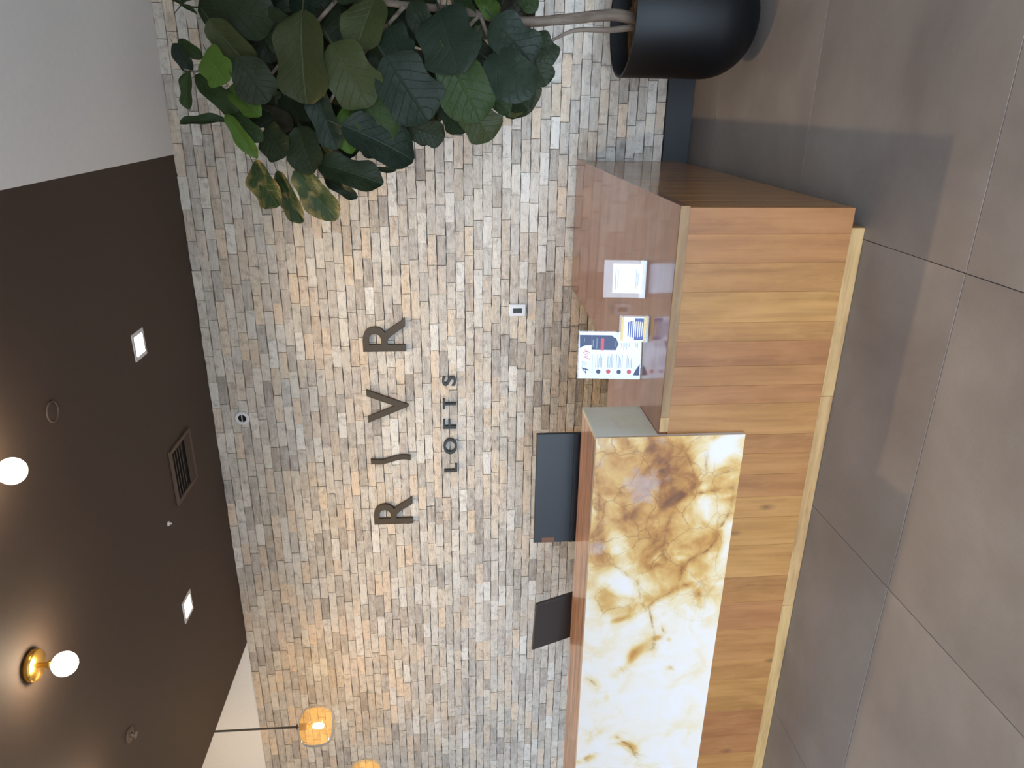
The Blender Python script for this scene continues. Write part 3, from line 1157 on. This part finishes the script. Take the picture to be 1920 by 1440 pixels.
def globe(x, y, label):
    t = thing('globe_ceiling_light', label, 'ceiling light', (x, y, ZC), 0.0, 'glass globe ceiling lights')
    lathe_obj('canopy', [(0.0, -.0005), (.066, -.0005), (.068, -.004), (.068, -.028), (.064, -.032), (0.0, -.032)], 'brass', t)
    lathe_obj('stem', [(.011, -.032), (.011, -.094)], 'brass', t, n=20)
    lathe_obj('socket', [(.018, -.075), (.020, -.098), (.0, -.098)], 'brass', t, n=24)
    lathe_obj('globe', [(0.051 * math.sin(a), -.140 + 0.051 * math.cos(a)) for a in np.linspace(0.02, math.pi - 0.001, 17)], 'globe_glow', t, n=32)


globe(-2.268, 2.59, 'lit white globe lamp on a round brass canopy in full view')
globe(-1.336, 2.585, 'lit white globe lamp cut off by the picture edge')
globe(-3.20, 2.59, 'lit white globe lamp further along, just out of view')

vt = thing('ceiling_vent', 'square dark air vent with louvres in the dark ceiling', 'vent', (-2.322, 4.503, ZC))
w, v = 0.196, 0.168
for (a0, a1, c0, c1) in ((-w, w, -w, -v), (-w, w, v, w), (-w, -v, -v, v), (v, w, -v, v)):
    b = bmesh.new()
    b_box(b, a0, a1, c0, c1, -0.016, -0.0005, 0.002)
    obj('frame_rail', b, 'vent_metal', vt)
b = bmesh.new()
b_box(b, -v, v, -v, v, -0.004, -0.001)
obj('duct_opening', b, 'vent_dark', vt)
for k in range(4):
    yy = -v + 0.040 + k * 0.042
    b = bmesh.new()
    b_box(b, -v + .003, v - .003, -.006, .006, -.001, .001)
    o = obj('louvre', b, 'vent_metal', vt, (0, yy, -0.012))
    o.rotation_euler = (math.radians(20), 0, 0)
b = bmesh.new()
b_box(b, -v + .003, v - .003, 0.062, v - .003, -.014, -.0115)
obj('blank_panel', b, 'dark_paint', vt)

sk = thing('ceiling_sprinkler', 'round pale sprinkler head with ring in the dark ceiling', 'sprinkler', (-3.300, 3.180, ZC))
lathe_obj('escutcheon', [(.016, -.0005), (.044, -.0005), (.044, -.004), (.030, -.010), (.016, -.010)], 'vent_metal', sk, n=32)
lathe_obj('head', [(.009, -.001), (.009, -.030), (.019, -.032), (.019, -.035), (0, -.035)], 'cord_grey', sk, n=24)
pk = thing('ceiling_disc', 'flush round cover plate painted like the dark ceiling', 'cover plate', (-1.345, 3.176, ZC))
lathe_obj('plate', [(0, -.0045), (.040, -.0045), (.042, -.004), (.042, -.0005)], 'dark_paint', pk, n=32)
lathe_obj('rim', [(.044, -.0005), (.044, -.007), (.049, -.007), (.050, -.0005)], 'vent_metal', pk, n=32)
ss = thing('ceiling_pin_sensor', 'tiny pale pin sensor in the dark ceiling beside the vent', 'sensor', (-2.541, 4.129, ZC))
lathe_obj('collar', [(.006, -.0005), (.016, -.0005), (.016, -.006), (.006, -.008)], 'white_plastic', ss, n=20)
lathe_obj('pin', [(.006, -.001), (.006, -.022), (0, -.024)], 'white_plastic', ss, n=16)


# pendants
def pendant(p, label):
    t = thing('pendant_lamp', label, 'pendant lamp', (p.x, p.y, p.z), 0.0, 'amber glass pendant lamps')
    hh, rr = 0.140, 0.152
    prof = []
    for k in range(25):
        a = math.pi * k / 24
        ca, sa = math.cos(a), math.sin(a)
        e = 0.62
        prof.append((max(0.022, rr * abs(sa) ** e), hh * math.copysign(abs(ca) ** 0.8, ca)))
    prof = prof[:-1]
    n = 96
    vs, fs = lathe(prof, n)
    vs2 = []
    for (x, y_, z) in vs:
        a = math.atan2(y_, x)
        s = 1 + 0.012 * math.cos(24 * a)
        vs2.append((x * s, y_ * s, z))
    obj('glass_shade', mesh_from('glass_shade', vs2, fs, True), 'amber_glass', t)
    lathe_obj('cap', [(0, hh + .02), (.018, hh + .018), (.026, hh - .004), (.026, hh - .06), (.018, hh - .075), (0, hh - .075)], 'tag_brown', t, n=24)
    lathe_obj('socket', [(.014, hh - .075), (.015, .03), (0, .03)], 'brass', t, n=20)
    lathe_obj('bulb', [(0.001, .030), (.016, .026), (.021, .005), (.021, -.035), (.013, -.052), (0, -.056)], 'bulb_glow', t, n=20)
    obj('cord', tube_mesh('cord', [(0, 0, hh + .018), (0.006, 0, (ZH - p.z + hh) / 2), (0, 0, ZH - p.z - 0.026)], [.0085] * 3, 8), 'cord_grey', t)
    lathe_obj('ceiling_rose', [(0, ZH - p.z - .028), (.05, ZH - p.z - .026), (.055, ZH - p.z - .0005), (0, ZH - p.z - .0005)], 'cord_grey', t, n=24)


pendant(at_y(594, 1361, 4.46), 'lit amber glass pendant lamp shown whole before the brick wall')
pendant(at_y(686, 1462, 4.30), 'lit amber glass pendant lamp hanging lower, cut off by the picture edge')
pendant(Vector((-5.7, 4.35, 3.75)), 'lit amber glass pendant lamp hanging high, out of view beyond the other two')

# ------------------------------------------------------------------ planter and fiddle-leaf fig
PX, PY, PH, PR, PB = 0.434, 4.315, 0.738, 0.310, 0.279
pot = thing('planter', 'large matt black round planter with curved base holding the fiddle-leaf fig', 'planter', (PX, PY, 0))
prof = [(0.0, 0.0005)]
for k in range(13):
    a = math.pi / 2 * k / 12
    prof.append((PR - PB + PB * math.sin(a), 0.0005 + PB * (1 - math.cos(a))))
prof += [(PR, PH - .006), (PR - .003, PH), (PR - .010, PH), (PR - .013, PH - .006)]
lathe_obj('pot_shell', prof, 'pot_black', pot, n=72)
lathe_obj('inner_wall', [(PR - .013, PH - .006), (PR - .016, 0.56)], 'pot_inside', pot, n=72)
lathe_obj('inner_ledge', [(PR - .0145, 0.640), (PR - .024, 0.638), (PR - .026, 0.632)], 'pot_inside', pot, n=72)
vs, fs = lathe([(r_, 0) for r_ in np.linspace(0.001, PR - .018, 12)], 40)
vs = [(x, y_, 0.632 + random.uniform(-.012, .014)) for x, y_, _ in vs]
o = obj('soil', mesh_from('soil', vs, fs), 'soil', pot)
o['kind'] = 'stuff'

fig = thing('fiddle_leaf_fig', 'tall fiddle-leaf fig tree with large lobed green leaves in black planter', 'tree', (PX, PY, 0.63))


def add_fig(nm, me, mt):
    return keep(obj(nm, me, mt), fig)


def wp(px, py, dy=0.0):
    return at_y(px, py, PY + dy)


trunk_pts = smooth_path([(PX - .02, PY, .647), wp(1150, 28), wp(1060, 36), wp(975, 40, .02), wp(860, 20, .05), wp(760, 10, .05), wp(640, -10, .04), wp(520, -20, .02), wp(430, -10)])
add_fig('trunk', tube_mesh('trunk', trunk_pts, list(np.linspace(.034, .010, len(trunk_pts))), 12), 'bark')
branches = [
    [(PX - .05, PY - .01, .647), wp(1145, 56), wp(1085, 56), wp(1050, 68), wp(1010, 92, -.06)],
    [wp(900, 27, .04), wp(850, 80, -.05), wp(790, 140, -.12), wp(740, 190, -.12)],
    [wp(760, 10, .05), wp(690, 90, -.05), wp(630, 170, -.1), wp(590, 260, -.08), wp(560, 320, -.08)],
    [wp(640, -10, .04), wp(560, 80, 0), wp(480, 170, -.05), wp(424, 215, -.05)],
    [wp(520, -20, .02), wp(440, 70, -.02), wp(380, 130, -.05), wp(345, 130, -.05)],
    [wp(860, 20, .05), wp(800, -80, .1), wp(720, -170, .1), wp(640, -230, .1)],
    [wp(640, -10, .04), wp(540, -110, .1), wp(450, -180, .1)],
    [wp(900, 27, .04), wp(920, 80, -.1), wp(945, 130, -.18)]]
for pts in branches:
    q = smooth_path(pts)
    r0 = .020 if pts is branches[0] else .012
    add_fig('branch', tube_mesh('branch', q, list(np.linspace(r0, .005, len(q))), 8), 'bark')

# leaf meshes
WPROF = [(0, .07), (.06, .21), (.15, .32), (.3, .375), (.45, .38), (.6, .42), (.74, .44), (.86, .385), (.94, .26), (1.0, .08)]
leaf_meshes = {}
TONES = {'d': 'leaf_dark', 'b': 'leaf_blue', 'm': 'leaf_mid', 'o': 'leaf_olive', 'l': 'leaf_light', 'n': 'leaf_brown', 'v': 'leaf_yellowed'}
for tone, mt in TONES.items():
    for var in range(3):
        r = np.random.default_rng(300 + var)
        nt, ns = 13, 9
        vs, uvs = [], []
        ph = r.uniform(0, 6, 4)
        for i in range(nt):
            t = i / (nt - 1)
            w_ = np.interp(t, [p[0] for p in WPROF], [p[1] for p in WPROF])
            for j in range(ns):
                s = j / (ns - 1) * 2 - 1
                wob = 1 + 0.09 * math.sin(10 * t + ph[0] + (1.5 if s > 0 else 0))
                yy = s * w_ * wob
                zz = -0.22 * t * t + 0.30 * abs(yy) * (0.9 - 0.3 * t) + 0.045 * math.sin(11 * t + ph[1] + (2 if s > 0 else 0)) * s * s
                vs.append((t, yy, zz))
                uvs.append((t, s * .5 + .5))
        # stalk
        fs = [(i * ns + j, (i + 1) * ns + j, (i + 1) * ns + j + 1, i * ns + j + 1) for i in range(nt - 1) for j in range(ns - 1)]
        k = len(vs)
        for a, rr_ in ((-.22, .012), (0.02, .014)):
            for q in range(4):
                vs.append((a, rr_ * math.cos(q * math.pi / 2), rr_ * math.sin(q * math.pi / 2) - (.02 if a < 0 else 0)))
                uvs.append((0.02, .5))
        fs += [(k + q, k + (q + 1) % 4, k + 4 + (q + 1) % 4, k + 4 + q) for q in range(4)]
        me = mesh_from('leaf', vs, fs, True)
        ul = me.uv_layers.new(name='UVMap')
        for lp in me.loops:
            ul.data[lp.index].uv = uvs[lp.vertex_index]
        me.materials.append(M[mt])
        leaf_meshes[tone, var] = me

leaf_n = 0


def leaf(px, py, length, ratio, ang, tone, dy, face=0.0, roll=0.0):
    """centre and size in picture pixels at the depth PY + dy; ang: 0 hangs straight down, 90 points to room left"""
    global leaf_n
    p = at_y(px, py, PY + dy)
    scale = (p - CAM).dot(AX_F) / FPX
    a = math.radians(ang)
    L = length * 1.08 * scale
    d = (math.cos(a) * -AX_U + math.sin(a) * -AX_R - AX_F * face).normalized()
    nrm = -AX_F + (-AX_R * math.sin(roll) + AX_U * 0.25)
    nrm = (nrm - d * nrm.dot(d)).normalized()
    yv = nrm.cross(d)
    mtx = Matrix((d * L, yv * (L * ratio / 0.88), nrm * L * 0.8)).transposed().to_4x4()
    mtx.translation = p - d * L * 0.52
    o = bpy.data.objects.new('leaf', leaf_meshes[tone, leaf_n % 3])
    leaf_n += 1
    col.objects.link(o)
    o.parent = fig
    o.matrix_parent_inverse = Matrix.Translation(-Vector(fig.location))
    o.matrix_basis = mtx
    return o


LEAVES = [
    # back layer
    (625, 46, 90, .75, 60, 'n', .16), (525, 18, 110, .7, 30, 'd', .12), (590, 12, 90, .8, 20, 'b', .10), (760, 42, 70, .8, 40, 'd', .15), (905, 40, 60, .8, 60, 'o', .10),
    (640, 190, 80, .8, 70, 'd', .15), (545, 190, 90, .6, 50, 'n', .12), (509, 222, 80, .55, 20, 'n', .06), (795, 205, 70, .8, 70, 'd', .12), (700, 130, 90, .8, 50, 'd', .18),
    (580, 170, 90, .8, 40, 'd', .18), (830, 130, 90, .8, 50, 'd', .16), (905, 110, 70, .7, 50, 'n', .14), (470, 60, 110, .7, 20, 'd', .15), (690, 20, 90, .8, 10, 'd', .2),
    (540, 240, 70, .7, 60, 'd', .12), (730, 230, 90, .7, 40, 'd', .1), (850, 90, 60, .9, 20, 'd', .16), (640, 100, 90, .9, 20, 'd', .2), (500, 120, 70, .8, 40, 'd', .18),
    # middle and front, from the top of the tree downwards
    (345, 10, 52, .16, 28, 'm', .0), (440, 22, 140, .66, 12, 'd', -.06), (433, 88, 105, .62, 52, 'o', -.10), (402, 124, 66, .98, 60, 'l', -.16), (340, 108, 52, .52, 60, 'b', -.05),
    (356, 92, 48, .5, 40, 'm', -.02), (349, 166, 66, .42, 95, 'm', -.10), (404, 174, 90, .42, 42, 'm', -.08), (474, 150, 82, .9, 55, 'd', -.18), (456, 188, 76, .5, 45, 'l', -.12),
    (382, 224, 82, .26, 178, 'm', -.10), (452, 256, 84, .34, 58, 'l', -.12), (464, 238, 64, .46, 48, 'm', -.06), (512, 266, 66, .95, 60, 'd', -.06), (570, 280, 86, .78, 75, 'd', -.14),
    (492, 346, 92, .62, 62, 'v', -.10), (538, 370, 96, .42, 68, 'v', -.08), (592, 368, 104, .56, 55, 'v', -.14), (637, 352, 66, .34, 35, 'd', -.05), (655, 322, 118, .48, 16, 'd', -.14),
    (722, 318, 40, .26, 2, 'd', -.06), (564, 108, 148, .72, 95, 'o', -.20), (656, 140, 118, .80, 60, 'o', -.24), (684, 40, 104, .78, 110, 'o', -.16), (606, 220, 110, .48, 75, 'b', -.16),
    (652, 240, 84, .50, 95, 'l', -.12), (700, 208, 116, .66, 62, 'm', -.22), (712, 264, 132, .60, 20, 'b', -.26), (741, 82, 74, .88, 70, 'b', -.14), (700, 100, 60, .7, 60, 'd', -.06),
    (838, 72, 126, .88, 75, 'b', -.20), (764, 166, 124, .86, 55, 'b', -.26), (870, 166, 120, .80, 62, 'm', -.24), (898, 226, 78, .90, 55, 'o', -.20), (935, 192, 52, .6, 40, 'm', -.08),
    (955, 140, 104, .80, 42, 'b', -.28), (962, 76, 100, .80, 48, 'b', -.22), (1016, 92, 62, .86, 60, 'd', -.10), (1008, 126, 66, .84, 60, 'd', -.14), (800, 248, 64, .74, 20, 'd', -.10),
    (912, 4, 60, .6, 60, 'l', -.02), (990, 4, 40, .8, 40, 'm', .0), (870, 8, 60, .6, 80, 'm', .04), (790, 40, 70, .7, 60, 'd', -.02), (525, 60, 100, .7, 40, 'd', -.08),
    (850, 210, 80, .7, 70, 'd', -.06), (690, 260, 70, .7, 60, 'd', -.02), (620, 292, 50, .7, 40, 'd', -.02)]
for q in LEAVES:
    leaf(*q, face=random.uniform(-.25, .35), roll=random.uniform(-.5, .5))
# inner leaves filling the crown
rl = random.Random(5)
k = 0
while k < 46:
    px, py = rl.uniform(400, 990), rl.uniform(-10, 265)
    if py > 190 + 70 * math.sin((px - 400) / 590 * math.pi) or (py > 200 and px > 900) or (px < 480 and py < 150) or (520 < px and px < 530):
        continue
    leaf(px, py, rl.uniform(66, 100), rl.uniform(.68, .9), rl.uniform(10, 100), rl.choice('dddbnom'), rl.uniform(.02, .24), rl.uniform(-.25, .35), rl.uniform(-.5, .5))
    k += 1
# the part of the crown beyond the picture's edge
for k in range(64):
    px, py = random.uniform(360, 1000), -random.uniform(25, 330)
    if ((px - 660) / 340) ** 2 + ((py - 20) / 340) ** 2 > 1.0:
        continue
    leaf(px, py, random.uniform(70, 125), random.uniform(.6, .85), random.uniform(-110, 60), random.choice('ddbbmo'), random.uniform(-.3, .3), random.uniform(-.3, .4), random.uniform(-.6, .6))
